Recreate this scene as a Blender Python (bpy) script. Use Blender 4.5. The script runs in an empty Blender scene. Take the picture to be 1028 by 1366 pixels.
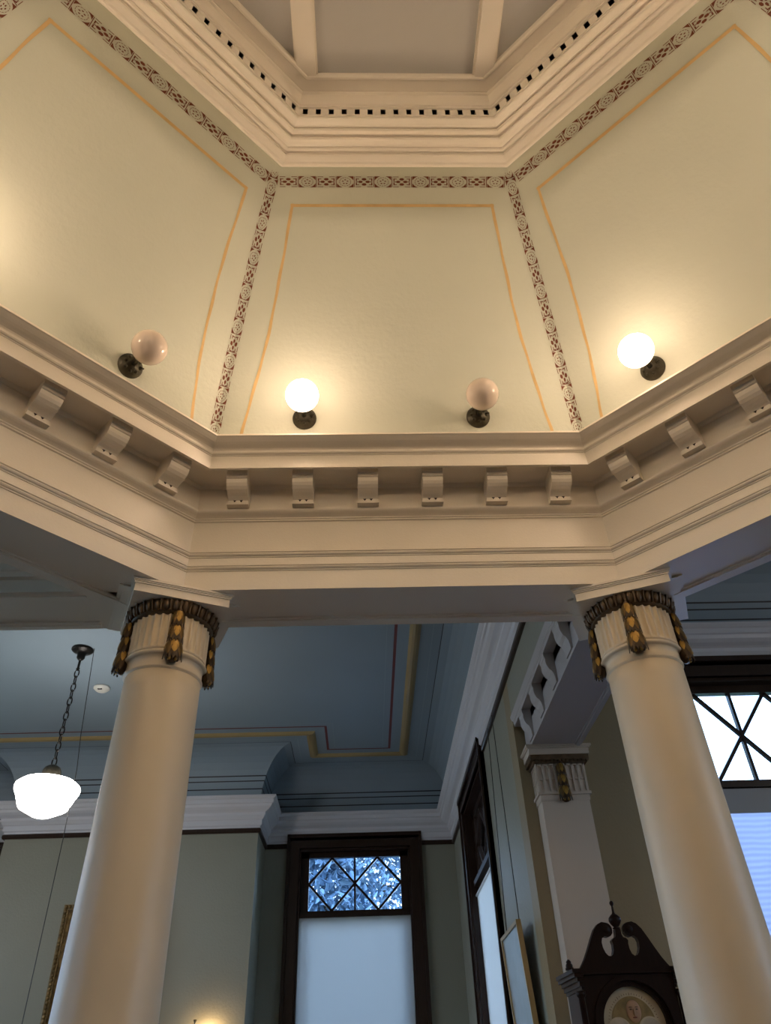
import bpy, bmesh, math, random
from mathutils import Vector, Matrix
random.seed(7)
C = bpy.context.scene.collection
PI = math.pi
S = 0.7            # metres per modelling unit
EYE = 2.2          # eye height in modelling units (z = 0 is the eye level while modelling)
AX, AY = 0.272886, 0.603372      # axis of the octagon
T = math.tan(PI/8)
FLOOR = -EYE

# ------------------------------------------------------------------ materials
def nodes(name):
    m = bpy.data.materials.new(name); m.use_nodes = True
    return m, m.node_tree.nodes, m.node_tree.links, m.node_tree.nodes['Principled BSDF']
def paint(name, col, rough=0.5, bump=0.0, bscale=60.0, var=0.04, metal=0.0, spec=0.5, vscale=1.5):
    m, n, l, b = nodes(name)
    tc = n.new('ShaderNodeTexCoord')
    nz = n.new('ShaderNodeTexNoise'); nz.inputs['Scale'].default_value = vscale; nz.inputs['Detail'].default_value = 3
    l.new(tc.outputs['Object'], nz.inputs['Vector'])
    cr = n.new('ShaderNodeValToRGB')
    lo = [max(0, c*(1-var)) for c in col]; hi = [min(1, c*(1+var)) for c in col]
    cr.color_ramp.elements[0].position = 0.3; cr.color_ramp.elements[1].position = 0.7
    cr.color_ramp.elements[0].color = (*lo, 1); cr.color_ramp.elements[1].color = (*hi, 1)
    l.new(nz.outputs['Fac'], cr.inputs['Fac']); l.new(cr.outputs['Color'], b.inputs['Base Color'])
    b.inputs['Roughness'].default_value = rough; b.inputs['Metallic'].default_value = metal
    b.inputs['Specular IOR Level'].default_value = spec
    if bump > 0:
        n2 = n.new('ShaderNodeTexNoise'); n2.inputs['Scale'].default_value = bscale; n2.inputs['Detail'].default_value = 4
        l.new(tc.outputs['Object'], n2.inputs['Vector'])
        bp = n.new('ShaderNodeBump'); bp.inputs['Strength'].default_value = bump; bp.inputs['Distance'].default_value = 0.01
        l.new(n2.outputs['Fac'], bp.inputs['Height']); l.new(bp.outputs['Normal'], b.inputs['Normal'])
    return m
def wood(name, col, rough=0.4, spec=0.5):
    m, n, l, b = nodes(name)
    tc = n.new('ShaderNodeTexCoord'); mp = n.new('ShaderNodeMapping'); mp.inputs['Scale'].default_value = (14, 14, 1.2)
    nz = n.new('ShaderNodeTexNoise'); nz.inputs['Scale'].default_value = 3; nz.inputs['Detail'].default_value = 5; nz.inputs['Distortion'].default_value = 0.6
    cr = n.new('ShaderNodeValToRGB')
    cr.color_ramp.elements[0].color = (*[c*0.6 for c in col], 1); cr.color_ramp.elements[1].color = (*[c*1.5 for c in col], 1)
    l.new(tc.outputs['Object'], mp.inputs['Vector']); l.new(mp.outputs['Vector'], nz.inputs['Vector'])
    l.new(nz.outputs['Fac'], cr.inputs['Fac']); l.new(cr.outputs['Color'], b.inputs['Base Color'])
    b.inputs['Roughness'].default_value = rough; b.inputs['Specular IOR Level'].default_value = spec
    return m
def emit(name, col, strength):
    m, n, l, b = nodes(name)
    b.inputs['Base Color'].default_value = (0.8, 0.8, 0.8, 1)
    b.inputs['Emission Color'].default_value = (*col, 1); b.inputs['Emission Strength'].default_value = strength
    b.inputs['Roughness'].default_value = 0.2
    return m
def glass(name):
    m = bpy.data.materials.new(name); m.use_nodes = True
    n, l = m.node_tree.nodes, m.node_tree.links; n.clear()
    o = n.new('ShaderNodeOutputMaterial'); mx = n.new('ShaderNodeMixShader'); t = n.new('ShaderNodeBsdfTransparent'); g = n.new('ShaderNodeBsdfGlossy')
    f = n.new('ShaderNodeFresnel'); f.inputs['IOR'].default_value = 1.3
    g.inputs['Roughness'].default_value = 0.02; t.inputs['Color'].default_value = (0.93, 0.96, 0.97, 1)
    l.new(f.outputs[0], mx.inputs[0]); l.new(t.outputs[0], mx.inputs[1]); l.new(g.outputs[0], mx.inputs[2]); l.new(mx.outputs[0], o.inputs[0])
    return m
def fabric(name, col, trans, wave=0.0):
    m = bpy.data.materials.new(name); m.use_nodes = True
    n, l = m.node_tree.nodes, m.node_tree.links; n.clear()
    o = n.new('ShaderNodeOutputMaterial'); mx = n.new('ShaderNodeMixShader'); d = n.new('ShaderNodeBsdfDiffuse'); t = n.new('ShaderNodeBsdfTranslucent')
    mx.inputs[0].default_value = trans
    tc = n.new('ShaderNodeTexCoord'); wv = n.new('ShaderNodeTexWave'); wv.bands_direction = 'Z'
    wv.inputs['Scale'].default_value = 9; wv.inputs['Distortion'].default_value = 1.5; wv.inputs['Detail'].default_value = 1
    cr = n.new('ShaderNodeValToRGB')
    cr.color_ramp.elements[0].color = (*[c*(1-wave) for c in col], 1); cr.color_ramp.elements[1].color = (*col, 1)
    l.new(tc.outputs['Object'], wv.inputs['Vector']); l.new(wv.outputs['Fac'], cr.inputs['Fac'])
    l.new(cr.outputs['Color'], d.inputs['Color']); l.new(cr.outputs['Color'], t.inputs['Color'])
    l.new(d.outputs[0], mx.inputs[1]); l.new(t.outputs[0], mx.inputs[2]); l.new(mx.outputs[0], o.inputs[0])
    return m

TRIM   = paint('cream_trim_paint', (0.86, 0.795, 0.69), 0.38, 0.05, 90, 0.02)
COVE   = paint('pale_sage_plaster', (0.70, 0.73, 0.64), 0.55, 0.18, 45, 0.03)
GOLDL  = paint('ochre_line_paint', (0.80, 0.565, 0.265), 0.6, 0, 1, 0.10, vscale=9)
STEN   = paint('russet_stencil_paint', (0.19, 0.055, 0.025), 0.6, 0, 1, 0.1)
PANEL  = paint('grey_panel_plaster', (0.52, 0.51, 0.49), 0.6, 0.1, 40, 0.03)
DARKH  = paint('dark_recess_shade', (0.02, 0.008, 0.008), 0.8)  # near-black stand-in for the shade inside holes and recesses
COLM   = paint('cream_column_paint', (0.70, 0.59, 0.42), 0.42, 0.04, 30, 0.02)
BEAMW  = paint('shade_darkened_beam_paint', (0.47, 0.44, 0.43), 0.4, 0.03, 60, 0.02)  # white trim paint darkened for the right beam, shade put into its colour
PILM   = paint('shade_darkened_pilaster_paint', (0.62, 0.53, 0.44), 0.35, 0.04, 30, 0.02)  # column cream darkened: the pilaster's shading is put into its colour
WHITE  = paint('white_cornice_paint', (0.70, 0.70, 0.74), 0.4, 0.03, 60, 0.02)
WALL   = paint('grey_green_wall_paint', (0.31, 0.305, 0.24), 0.45, 0.25, 50, 0.03)
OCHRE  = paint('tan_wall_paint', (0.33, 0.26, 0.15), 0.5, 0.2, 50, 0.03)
BLUE   = paint('slate_blue_ceiling_paint', (0.27, 0.345, 0.41), 0.5, 0.05, 40, 0.03)
BLUE2  = paint('pale_blue_line_paint', (0.33, 0.42, 0.47), 0.5)
BLACKL = paint('black_line_paint', (0.016, 0.017, 0.022), 0.5)
REDL   = paint('dark_red_line_paint', (0.16, 0.03, 0.025), 0.5)
GOLDR  = paint('old_gold_roll_paint', (0.36, 0.27, 0.12), 0.45, 0, 1, 0.08)
DWOOD  = wood('dark_stained_wood', (0.030, 0.015, 0.009), 0.32, 0.3)
CLOCKW = wood('dark_mahogany', (0.016, 0.007, 0.0045), 0.35, 0.18)
BRONZE = paint('aged_bronze', (0.055, 0.050, 0.036), 0.42, 0.35, 40, 0.4, 0.75, vscale=20)
LEAFD  = paint('dark_bronze_leaf', (0.060, 0.035, 0.016), 0.4, 0.1, 60, 0.35, 0.35, vscale=25)
LEAFM  = paint('worn_gilt_leaf', (0.17, 0.10, 0.03), 0.4, 0.1, 60, 0.3, 0.4, vscale=25)
LEAFG  = paint('gilded_leaf', (0.42, 0.25, 0.055), 0.38, 0.1, 60, 0.3, 0.45, vscale=25)
EGG    = paint('bronzed_egg_moulding', (0.11, 0.070, 0.036), 0.42, 0.1, 60, 0.3, 0.3, vscale=25)
GLOBE_C = Vector((0, -0.245, -0.022))
def opal(name, col, lo, hi):
    # glow shaped by hand: dimmed towards the wall so the wall stays darker
    m = emit(name, col, 1.0); n, l = m.node_tree.nodes, m.node_tree.links; b = n['Principled BSDF']
    tc = n.new('ShaderNodeTexCoord'); sb = n.new('ShaderNodeVectorMath'); sb.operation = 'SUBTRACT'; sb.inputs[1].default_value = GLOBE_C*S
    dt = n.new('ShaderNodeVectorMath'); dt.operation = 'DOT_PRODUCT'; dt.inputs[1].default_value = GLOBE_C.normalized()
    mr = n.new('ShaderNodeMapRange'); mr.inputs['From Min'].default_value = -0.115*S; mr.inputs['From Max'].default_value = 0.115*S
    mr.inputs['To Min'].default_value = 0.0; mr.inputs['To Max'].default_value = 1.0
    pw = n.new('ShaderNodeMath'); pw.operation = 'POWER'; pw.inputs[1].default_value = 2.0
    ma = n.new('ShaderNodeMath'); ma.operation = 'MULTIPLY_ADD'; ma.inputs[1].default_value = hi-lo; ma.inputs[2].default_value = lo
    l.new(tc.outputs['Object'], sb.inputs[0]); l.new(sb.outputs[0], dt.inputs[0]); l.new(dt.outputs['Value'], mr.inputs['Value']); l.new(mr.outputs[0], pw.inputs[0]); l.new(pw.outputs[0], ma.inputs[0]); l.new(ma.outputs[0], b.inputs['Emission Strength'])
    return m
GLOBEON  = opal('lit_opal_glass', (1.0, 0.715, 0.48), 1.6, 56.0)
GLOBEOFF = paint('unlit_opal_glass', (0.78, 0.66, 0.57), 0.04, 0, 1, 0.02)
PENDON = emit('lit_white_glass', (1.0, 0.93, 0.86), 13.0)
BULB   = emit('warm_bulb', (1.0, 0.64, 0.30), 60.0)
BLACKM = paint('blackened_metal', (0.018, 0.016, 0.015), 0.38, 0.1, 40, 0.2, 0.7)
PLASTIC= paint('white_plastic', (0.75, 0.74, 0.68), 0.4)
GLASS  = glass('window_glass')
SHADE  = fabric('white_blind_fabric', (0.82, 0.80, 0.77), 0.60)
SHADE2 = fabric('ribbed_blind_fabric', (0.82, 0.82, 0.95), 0.9, 0.16)
VAL    = paint('grey_blind_valance', (0.42, 0.42, 0.43), 0.6)
FLOORM = wood('brown_wood_floor', (0.16, 0.10, 0.06), 0.4)
FRAMEG = paint('gilt_frame', (0.20, 0.125, 0.045), 0.4, 0.5, 35, 0.5, 0.5, vscale=30)
FRAMEP = paint('pale_gilt_frame', (0.50, 0.36, 0.17), 0.35, 0.1, 40, 0.1, 0.4)
PICT   = paint('pale_glazed_print', (0.34, 0.40, 0.42), 0.08, 0, 1, 0.12, vscale=3)
CANVAS = paint('dark_oil_canvas', (0.07, 0.055, 0.04), 0.4, 0.1, 20, 0.5, vscale=3)
DIAL   = paint('aged_dial_enamel', (0.50, 0.41, 0.27), 0.5, 0, 1, 0.15, vscale=14)
DIALG  = paint('moon_sky_gilt', (0.22, 0.15, 0.05), 0.5, 0, 1, 0.4, vscale=16)
SKIN   = paint('painted_moon_face', (0.38, 0.22, 0.12), 0.5, 0, 1, 0.15, vscale=20)
HAIRM  = paint('painted_moon_edge', (0.10, 0.055, 0.03), 0.5)
LEAF   = paint('haze_blue_foliage', (0.17, 0.26, 0.36), 0.6, 0, 1, 0.35, vscale=2)  # blue haze and dusk light put into the leaf colour
BARK   = paint('grey_bark', (0.10, 0.08, 0.06), 0.8, 0.3, 20, 0.3)
LAWN   = paint('lawn_grass', (0.06, 0.10, 0.04), 0.9, 0.2, 20, 0.3)
WIRE   = paint('thin_wire', (0.05, 0.05, 0.05), 0.4, 0, 1, 0, 0.6)

# ------------------------------------------------------------------ mesh builder
def offset_path(path, d, closed):
    """2-D path moved d to its left, mitred"""
    n = len(path); out = []
    for i, p in enumerate(path):
        p = Vector(p)
        a = Vector(path[i-1]) if (closed or i > 0) else None
        b = Vector(path[(i+1) % n]) if (closed or i < n-1) else None
        n1 = n2 = None
        if a is not None: t = (p-a).normalized(); n1 = Vector((-t.y, t.x))
        if b is not None: t = (b-p).normalized(); n2 = Vector((-t.y, t.x))
        if n1 is None: n1 = n2
        if n2 is None: n2 = n1
        m = (n1+n2); m /= max(1e-6, m.dot(n1))
        out.append(p + m*d)
    return out
class MB:
    def __init__(s): s.v = []; s.f = []; s.m = []; s.s = []
    def add(s, vs, fs, mat=0, smooth=False, M=None):
        o = len(s.v)
        s.v += [tuple(M @ Vector(v)) if M else tuple(v) for v in vs]
        for f in fs: s.f.append([o+i for i in f]); s.m.append(mat); s.s.append(smooth)
        return s
    def box(s, x0, x1, y0, y1, z0, z1, mat=0, M=None):
        vs = [(x, y, z) for z in (z0, z1) for y in (y0, y1) for x in (x0, x1)]
        return s.add(vs, [(0,2,3,1),(4,5,7,6),(0,1,5,4),(2,6,7,3),(0,4,6,2),(1,3,7,5)], mat, False, M)
    def prism(s, poly, h0, h1, axis='y', mat=0, M=None, smooth=False):
        n = len(poly)
        def P(p, h): return (p[0], h, p[1]) if axis == 'y' else ((h, p[0], p[1]) if axis == 'x' else (p[0], p[1], h))
        vs = [P(p, h0) for p in poly] + [P(p, h1) for p in poly]
        s.add(vs, [tuple(range(n))[::-1], tuple(range(n, 2*n))], mat, False, M)
        return s.add(vs, [(i, (i+1) % n, n+(i+1) % n, n+i) for i in range(n)], mat, smooth, M)
    def lathe(s, prof, n=32, mat=0, M=None, smooth=True, flutes=0, fdepth=0, fz=(0, 0)):
        vs = []
        for r, z in prof:
            for i in range(n):
                a = 2*PI*i/n; rr = r
                if flutes and fz[0] <= z <= fz[1]:
                    u = (flutes*a/(2*PI)) % 1.0; u = (u-0.5)/0.36; rr = r - fdepth*math.sqrt(max(0, 1-u*u))
                vs.append((rr*math.cos(a), rr*math.sin(a), z))
        fs = []
        for j in range(len(prof)-1):
            for i in range(n):
                k = (i+1) % n; fs.append((j*n+i, j*n+k, (j+1)*n+k, (j+1)*n+i))
        s.add(vs, fs, mat, smooth, M)
        o = [vs[i] for i in range(n)]; q = vs[-n:]
        if prof[0][0] > 1e-4: s.add(o, [tuple(range(n))[::-1]], mat, False, M)
        if prof[-1][0] > 1e-4: s.add(q, [tuple(range(n))], mat, False, M)
        return s
    def sphere(s, c, r, nu=24, nv=14, mat=0, sc=(1, 1, 1), M=None, smooth=True):
        pr = [(max(1e-5, math.sin(PI*j/nv)), -math.cos(PI*j/nv)) for j in range(nv+1)]
        L = Matrix.Translation(c) @ Matrix.Diagonal((r*sc[0], r*sc[1], r*sc[2], 1))
        return s.lathe(pr, nu, mat, (M @ L) if M else L, smooth)
    def tube(s, pts, r, n=8, mat=0, M=None, closed=False):
        pts = [Vector(p) for p in pts]; vs = []; N = len(pts)
        for i, p in enumerate(pts):
            a = pts[i-1] if (i > 0 or closed) else p; b = pts[(i+1) % N] if (i < N-1 or closed) else p
            t = (b-a).normalized(); u = t.orthogonal().normalized()
            ref = Vector((0, 0, 1)) if abs(t.z) < 0.9 else Vector((1, 0, 0))
            u = t.cross(ref).normalized(); w = t.cross(u)
            rr = r[i] if isinstance(r, (list, tuple)) else r
            vs += [tuple(p + (u*math.cos(2*PI*k/n) + w*math.sin(2*PI*k/n))*rr) for k in range(n)]
        fs = []
        for i in range(N if closed else N-1):
            j = (i+1) % N
            for k in range(n): fs.append((i*n+k, i*n+(k+1) % n, j*n+(k+1) % n, j*n+k))
        if not closed: fs += [tuple(range(n))[::-1], tuple((N-1)*n+k for k in range(n))]
        return s.add(vs, fs, mat, True, M)
    def sweep(s, path, prof, closed=False, pclosed=False, mats=None, mat=0):
        """prof = [(d to the left of the path, z)]"""
        n = len(path); rings = []
        for d, z in prof: rings.append([(p.x, p.y, z) for p in offset_path(path, d, closed)])
        vs = [v for r in rings for v in r]; m = len(prof)
        for j in range(m if pclosed else m-1):
            k = (j+1) % m; fs = []
            for i in range(n if closed else n-1):
                q = (i+1) % n; fs.append((j*n+i, j*n+q, k*n+q, k*n+i))
            s.f += [[len(s.v)+a for a in f] for f in fs]; s.m += [mats[j] if mats else mat]*len(fs); s.s += [False]*len(fs)
        if pclosed and not closed:
            for e in (0, n-1):
                s.f.append([len(s.v)+j*n+e for j in range(m)]); s.m.append(mat); s.s.append(False)
        s.v += vs
        return s
    def build(s, name, mats, parent=None, loc=(0, 0, 0), rotz=0.0):
        me = bpy.data.meshes.new(name); me.from_pydata(s.v, [], s.f)
        for m in (mats if isinstance(mats, (list, tuple)) else [mats]): me.materials.append(m)
        for p, mi, sm in zip(me.polygons, s.m, s.s): p.material_index = mi; p.use_smooth = sm
        bm = bmesh.new(); bm.from_mesh(me); bmesh.ops.remove_doubles(bm, verts=bm.verts, dist=1e-5)
        bmesh.ops.recalc_face_normals(bm, faces=bm.faces); bm.to_mesh(me); bm.free()
        o = bpy.data.objects.new(name, me); C.objects.link(o); o.location = loc; o.rotation_euler.z = rotz
        if parent: o.parent = parent
        return o
def tag(o, label, cat, group=None, kind=None):
    o['label'] = label; o['category'] = cat
    if group: o['group'] = group
    if kind: o['kind'] = kind
    return o
def struct(o, label, cat): return tag(o, label, cat, None, 'structure')
def thing(name, label, cat, loc=(0, 0, 0), rotz=0.0, group=None, kind=None):
    o = bpy.data.objects.new(name, None); C.objects.link(o); o.location = loc; o.rotation_euler.z = rotz
    o.empty_display_size = 0.1
    return tag(o, label, cat, group, kind)
def copy_thing(t, loc, rotz, label, group=None):
    c = t.copy(); C.objects.link(c); c.location = loc; c.rotation_euler.z = rotz; c['label'] = label
    if group: c['group'] = group
    for ch in t.children:
        d = ch.copy(); C.objects.link(d); d.parent = c
        for g in ch.children:
            e = g.copy(); C.objects.link(e); e.parent = d
    return c

# ------------------------------------------------------------------ octagon helpers
def oct_path(r=0.001):   # clockwise order would put inside on the right: go counter-clockwise, inside on the left
    R = r/math.cos(PI/8)
    return [(AX+R*math.sin(-PI/4*(k+0.5)), AY+R*math.cos(-PI/4*(k+0.5))) for k in range(8)]
def oct_sweep(mb, prof, pclosed=False, mats=None, mat=0):
    """prof = [(inradius, z)], all eight sides"""
    base = 5.0
    mb.sweep(oct_path(base), [(base-r, z) for r, z in prof], True, pclosed, mats, mat); return mb
def oface(k, s, r, z):
    a = PI/4*k
    return Vector((AX+math.sin(a)*r+math.cos(a)*s, AY+math.cos(a)*r-math.sin(a)*s, z))
CP = [(3.85, 3.165), (4.765, 2.735), (5.52, 2.20)]
def Rz(z):
    t = 0
    for i, (a, b) in enumerate(CP):
        q = b
        for j, (c, _) in enumerate(CP):
            if i != j: q *= (z-c)/(a-c)
        t += q
    return t
def csurf(k, s, z, lift=0.0):
    dr = (Rz(z+0.01)-Rz(z-0.01))/0.02; nl = math.hypot(1, dr)
    return oface(k, s, Rz(z)-lift/nl, z+lift*dr/nl)

# ------------------------------------------------------------------ the octagonal cove (painted plaster)
mb = MB()
ZS = [3.55+(5.86-3.55)*i/28 for i in range(29)]
for k in range(8):
    vs = []; NS = 6
    for z in ZS:
        h = Rz(z)*T
        for i in range(NS+1): vs.append(csurf(k, -h+2*h*i/NS, z))
    fs = [(j*(NS+1)+i, j*(NS+1)+i+1, (j+1)*(NS+1)+i+1, (j+1)*(NS+1)+i) for j in range(28) for i in range(NS)]
    mb.add(vs, fs, 0, False)
def loff(z): return 0.195+0.048*math.sin(PI*max(0, min(1, (z-3.8)/1.55)))
def wob(z, ph): return 0.002*math.sin(9*z+ph)+0.0015*math.sin(23*z+2*ph)
ZT = 5.37
for k in (-2, -1, 0, 1, 2):
    for sg in (-1, 1):                      # ochre line along both sides of every panel
        zz = [3.6+(ZT+0.012-3.6)*i/40 for i in range(41)]; vs = []
        for z in zz:
            c = sg*(Rz(z)*T-loff(min(z, ZT)))+wob(z, k*3+sg)
            w = 0.0105+0.0015*math.sin(17*z+k)
            vs += [csurf(k, c-w, z, 0.003), csurf(k, c+w, z, 0.003)]
        mb.add(vs, [(2*i, 2*i+1, 2*i+3, 2*i+2) for i in range(40)], 1)
    h = Rz(ZT)*T-loff(ZT)+0.012; vs = []
    for i in range(31):
        s = -h+2*h*i/30; vs += [csurf(k, s, ZT-0.008, 0.003), csurf(k, s, ZT+0.010, 0.003)]
    mb.add(vs, [(2*i, 2*i+1, 2*i+3, 2*i+2) for i in range(30)], 1)
# stencilled border: motif polygons in (u 0..1 along, v -1..1 across)
def rect(u0, u1, v0, v1): return [(u0, v0), (u1, v0), (u1, v1), (u0, v1)]
def dot(u, v, r, n=6, asp=0.55): return [(u+r*asp*math.cos(2*PI*i/n), v+r*math.sin(2*PI*i/n)) for i in range(n)]
MA, MO = [], []
for su in (-1, 1):
    for sv in (-1, 1):
        MA.append([(0.5+su*0.44, sv*1.0), (0.5+su*0.14, sv*1.0), (0.5+su*0.28, sv*0.79), (0.5+su*0.36, sv*0.56), (0.5+su*0.44, sv*0.26)])
        MO.append(rect(0.5+su*0.46, 0.5+su*0.16, sv*0.95, sv*0.85))
        MO.append(rect(0.5+su*0.44, 0.5+su*0.38, sv*0.12, sv*0.62))
        MO.append(rect(0.5+su*0.42, 0.5+su*0.26, sv*0.46, sv*0.58))
    MA.append(rect(0.5+su*0.495, 0.5+su*0.46, -0.97, 0.97))
    MO.append(dot(0.5+su*0.19, 0.0, 0.23)); MO.append(rect(0.5+su*0.44, 0.5+su*0.28, -0.06, 0.05))
MO.append(dot(0.5, 0.46, 0.25)); MO.append(dot(0.5, -0.46, 0.25)); 
for i in range(14):                          # ring of the rosette
    a, b = 2*PI*i/14, 2*PI*(i+0.7)/14
    MA.append([(0.5+0.31*math.cos(a), 0.80*math.sin(a)), (0.5+0.31*math.cos(b), 0.80*math.sin(b)), (0.5+0.285*math.cos(b), 0.73*math.sin(b)), (0.5+0.285*math.cos(a), 0.73*math.sin(a))])
for i in range(5):
    a = 2*PI*i/5+PI/2; MA.append(dot(0.5+0.13*math.cos(a), 0.36*math.sin(a), 0.10))
WB = 0.042                                   # half width of the border
def ring_pt(k, s, L, z0=5.513):
    dr = (Rz(z0+0.01)-Rz(z0-0.01))/0.02
    return csurf(k, s, z0+L/math.hypot(1, dr), 0.004)
for k in (-2, -1, 0, 1, 2):
    h = Rz(5.513)*T-0.05; n = 12; du = 2*h/n
    for i in range(n):
        for poly in (MO if i % 2 == 0 else MA):
            pts = [ring_pt(k, -h+du*(i+u), v*WB) for u, v in poly]
            mb.add(pts, [tuple(range(len(pts)))], 2)
LZ = [3.62]
LA = [0.0]
while LZ[-1] < 5.56:
    z = LZ[-1]; d = 0.01; dr = (Rz(z+d)-Rz(z))*1.0824; LZ.append(z+d); LA.append(LA[-1]+math.hypot(d, dr))
def z_of(L):
    if L <= 0: return LZ[0]
    for i in range(1, len(LA)):
        if LA[i] >= L: return LZ[i-1]+(LZ[i]-LZ[i-1])*(L-LA[i-1])/(LA[i]-LA[i-1])
    return LZ[-1]
def hip_pt(kh, L, v):
    z = z_of(L); k = math.floor(kh) if v < 0 else math.ceil(kh)
    s = Rz(z)*T-abs(v)
    return csurf(k, s if v < 0 else -s, z, 0.004)
Ltop = LA[-1]-0.055; NM = 16; du = Ltop/NM
for kh in (-1.5, -0.5, 0.5, 1.5):
    for i in range(NM):
        for poly in (MA if i % 2 == 1 else MO):
            pts = [hip_pt(kh, du*(i+u), v*WB) for u, v in poly]
            mb.add(pts, [tuple(range(len(pts)))], 2)
    for poly in MA:                          # corner block
        pts = []
        for u, v in poly:
            pts.append(hip_pt(kh, Ltop+du*0.72*u, v*WB*0.8))
        mb.add(pts, [tuple(range(len(pts)))], 2)
struct(mb.build('wall_cove', [COVE, GOLDL, STEN]), 'coved octagonal plaster wall with ochre lines and russet stencil borders', 'wall')

# ------------------------------------------------------------------ upper ring cornice and coffered lantern ceiling
up = thing('trim_1', 'upper octagonal cream cornice with a row of dark vent holes', 'cornice', (0, 0, 0), 0, None, 'structure')
mb = MB()
oct_sweep(mb, [(2.02, 5.86), (1.98, 5.30), (1.915, 5.155), (1.90, 5.14), (1.888, 5.141), (1.878, 5.152), (1.862, 5.156), (1.845, 5.161), (1.835, 5.168), (1.835, 5.188),
    (1.825, 5.192), (1.818, 5.186), (1.808, 5.186), (1.80, 5.194), (1.797, 5.203), (1.777, 5.199), (1.755, 5.187), (1.738, 5.181), (1.728, 5.184), (1.728, 5.204),
    (1.712, 5.203), (1.695, 5.192), (1.680, 5.184), (1.672, 5.188), (1.672, 5.203), (1.656, 5.200), (1.645, 5.190), (1.628, 5.186), (1.606, 5.178), (1.594, 5.178), (1.592, 5.196), (1.585, 5.198), (1.585, 5.212)])
oct_sweep(mb, [(1.585, 5.288), (1.572, 5.292), (1.572, 5.306), (1.562, 5.312), (1.556, 5.330), (1.551, 5.375), (1.545, 5.418), (1.532, 5.424), (1.528, 5.432), (1.520, 5.430),
    (1.50, 5.430), (1.455, 5.430), (1.45, 5.424), (1.438, 5.426), (1.428, 5.44), (1.428, 5.48)])
mb.build('cornice_moulding', TRIM, up)
mb = MB()
oct_sweep(mb, [(1.640, 5.195), (1.640, 5.300)])
mb.build('vent_backing', DARKH, up)  # dark sheet standing for the shade behind the gaps
NG = 15
for k in range(-2, 3):
    mb = MB(); h = 1.585*T; p = 2*h/NG; g = 0.034/2
    xs = []
    for i in range(NG+1):
        a = -h if i == 0 else -h+p*(i-0.5)+g
        b = h if i == NG else -h+p*(i+0.5)-g
        xs.append((a, b))
    for i, (a, b) in enumerate(xs):
        a2 = a-(0.02*T if i == 0 else 0); b2 = b+(0.02*T if i == NG else 0)
        vs = [oface(k, a, 1.585, 5.212), oface(k, b, 1.585, 5.212), oface(k, b, 1.585, 5.288), oface(k, a, 1.585, 5.288),
              oface(k, a2, 1.625, 5.212), oface(k, b2, 1.625, 5.212), oface(k, b2, 1.625, 5.288), oface(k, a2, 1.625, 5.288)]
        mb.add(vs, [(0,1,2,3), (0,4,5,1), (3,2,6,7), (0,3,7,4), (1,5,6,2)])
    mb.build('pierced_band', TRIM, up)
mb = MB()
oct_sweep(mb, [(1.56, 5.50), (1.56, 5.478), (0.001, 5.478)])
struct(mb.build('ceiling_lantern', PANEL), 'grey flat ceiling panels inside the upper octagonal cornice', 'ceiling')
mb = MB()
for c in (-0.601, 0.601):
    w = 0.062
    for lo, hi, z0 in ((-w, w, 5.4335), (-w-0.014, w+0.014, 5.452)):
        mb.box(AX+c+lo, AX+c+hi, AY-1.432, AY+1.432, z0, 5.482)
        mb.box(AX-1.432, AX+1.432, AY+c+lo, AY+c+hi, z0+0.0004, 5.482)
struct(mb.build('trim_2', TRIM), 'cream flat ribs dividing the lantern ceiling into panels', 'ceiling rib')

# ------------------------------------------------------------------ main octagonal entablature with brackets
ent = thing('trim_3', 'cream octagonal entablature with scroll brackets carried on the round columns', 'entablature', (0, 0, 0), 0, None, 'structure')
mb = MB()
oct_sweep(mb, [(3.89, 2.636), (3.440, 2.636), (3.440, 2.778), (3.434, 2.781), (3.434, 2.788), (3.424, 2.792), (3.419, 2.800), (3.424, 2.808), (3.416, 2.812), (3.416, 2.870),
    (3.411, 2.873), (3.411, 2.880), (3.401, 2.884), (3.396, 2.892), (3.400, 2.900), (3.392, 2.904), (3.430, 2.912), (3.430, 3.180), (3.418, 3.183), (3.418, 3.192), (3.409, 3.195), (3.409, 3.203),
    (3.402, 3.207), (3.390, 3.211), (3.376, 3.214), (3.364, 3.219), (3.356, 3.226), (3.353, 3.234), (3.353, 3.240), (3.372, 3.242), (3.372, 3.425), (3.362, 3.427), (3.352, 3.436), (3.345, 3.447), (3.130, 3.447), (3.130, 3.398),
    (3.108, 3.395), (3.108, 3.503), (3.103, 3.506), (3.103, 3.511), (3.094, 3.514), (3.088, 3.521), (3.088, 3.528), (3.094, 3.534), (3.096, 3.540),
    (3.094, 3.549), (3.086, 3.557), (3.073, 3.562), (3.055, 3.567), (3.038, 3.574), (3.022, 3.584), (3.008, 3.594), (3.0, 3.597), (3.0, 3.612), (3.28, 3.62), (3.28, 4.80), (3.89, 4.80)], True)
mb.build('entablature_moulding', TRIM, ent)
def bracket_mesh():
    prof = [(-0.02, 3.447), (0.193, 3.447), (0.193, 3.425), (0.199, 3.420), (0.199, 3.404), (0.187, 3.400), (0.187, 3.392), (0.191, 3.390), (0.191, 3.376), (0.182, 3.372), (0.181, 3.362),
            (0.176, 3.344), (0.163, 3.326), (0.142, 3.312), (0.115, 3.303), (0.088, 3.298), (0.066, 3.290), (0.056, 3.283), (0.056, 3.277), (0.062, 3.275), (0.062, 3.242), (-0.02, 3.242)]
    m = MB(); w = 0.070
    m.prism(prof, -w, w, 'x')                     # local: x along, y = out of wall, z
    for c in (-0.022, 0.022):
        m.prism([(c-0.010, 3.279), (c+0.010, 3.279), (c, 3.262)], 0.058, 0.064, 'y', 1)  # dark wedges painted in for the shade of small recesses
    m.box(-w-0.004, w+0.004, 0.02, 0.066, 3.242, 3.256, 0)
    return m
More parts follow.
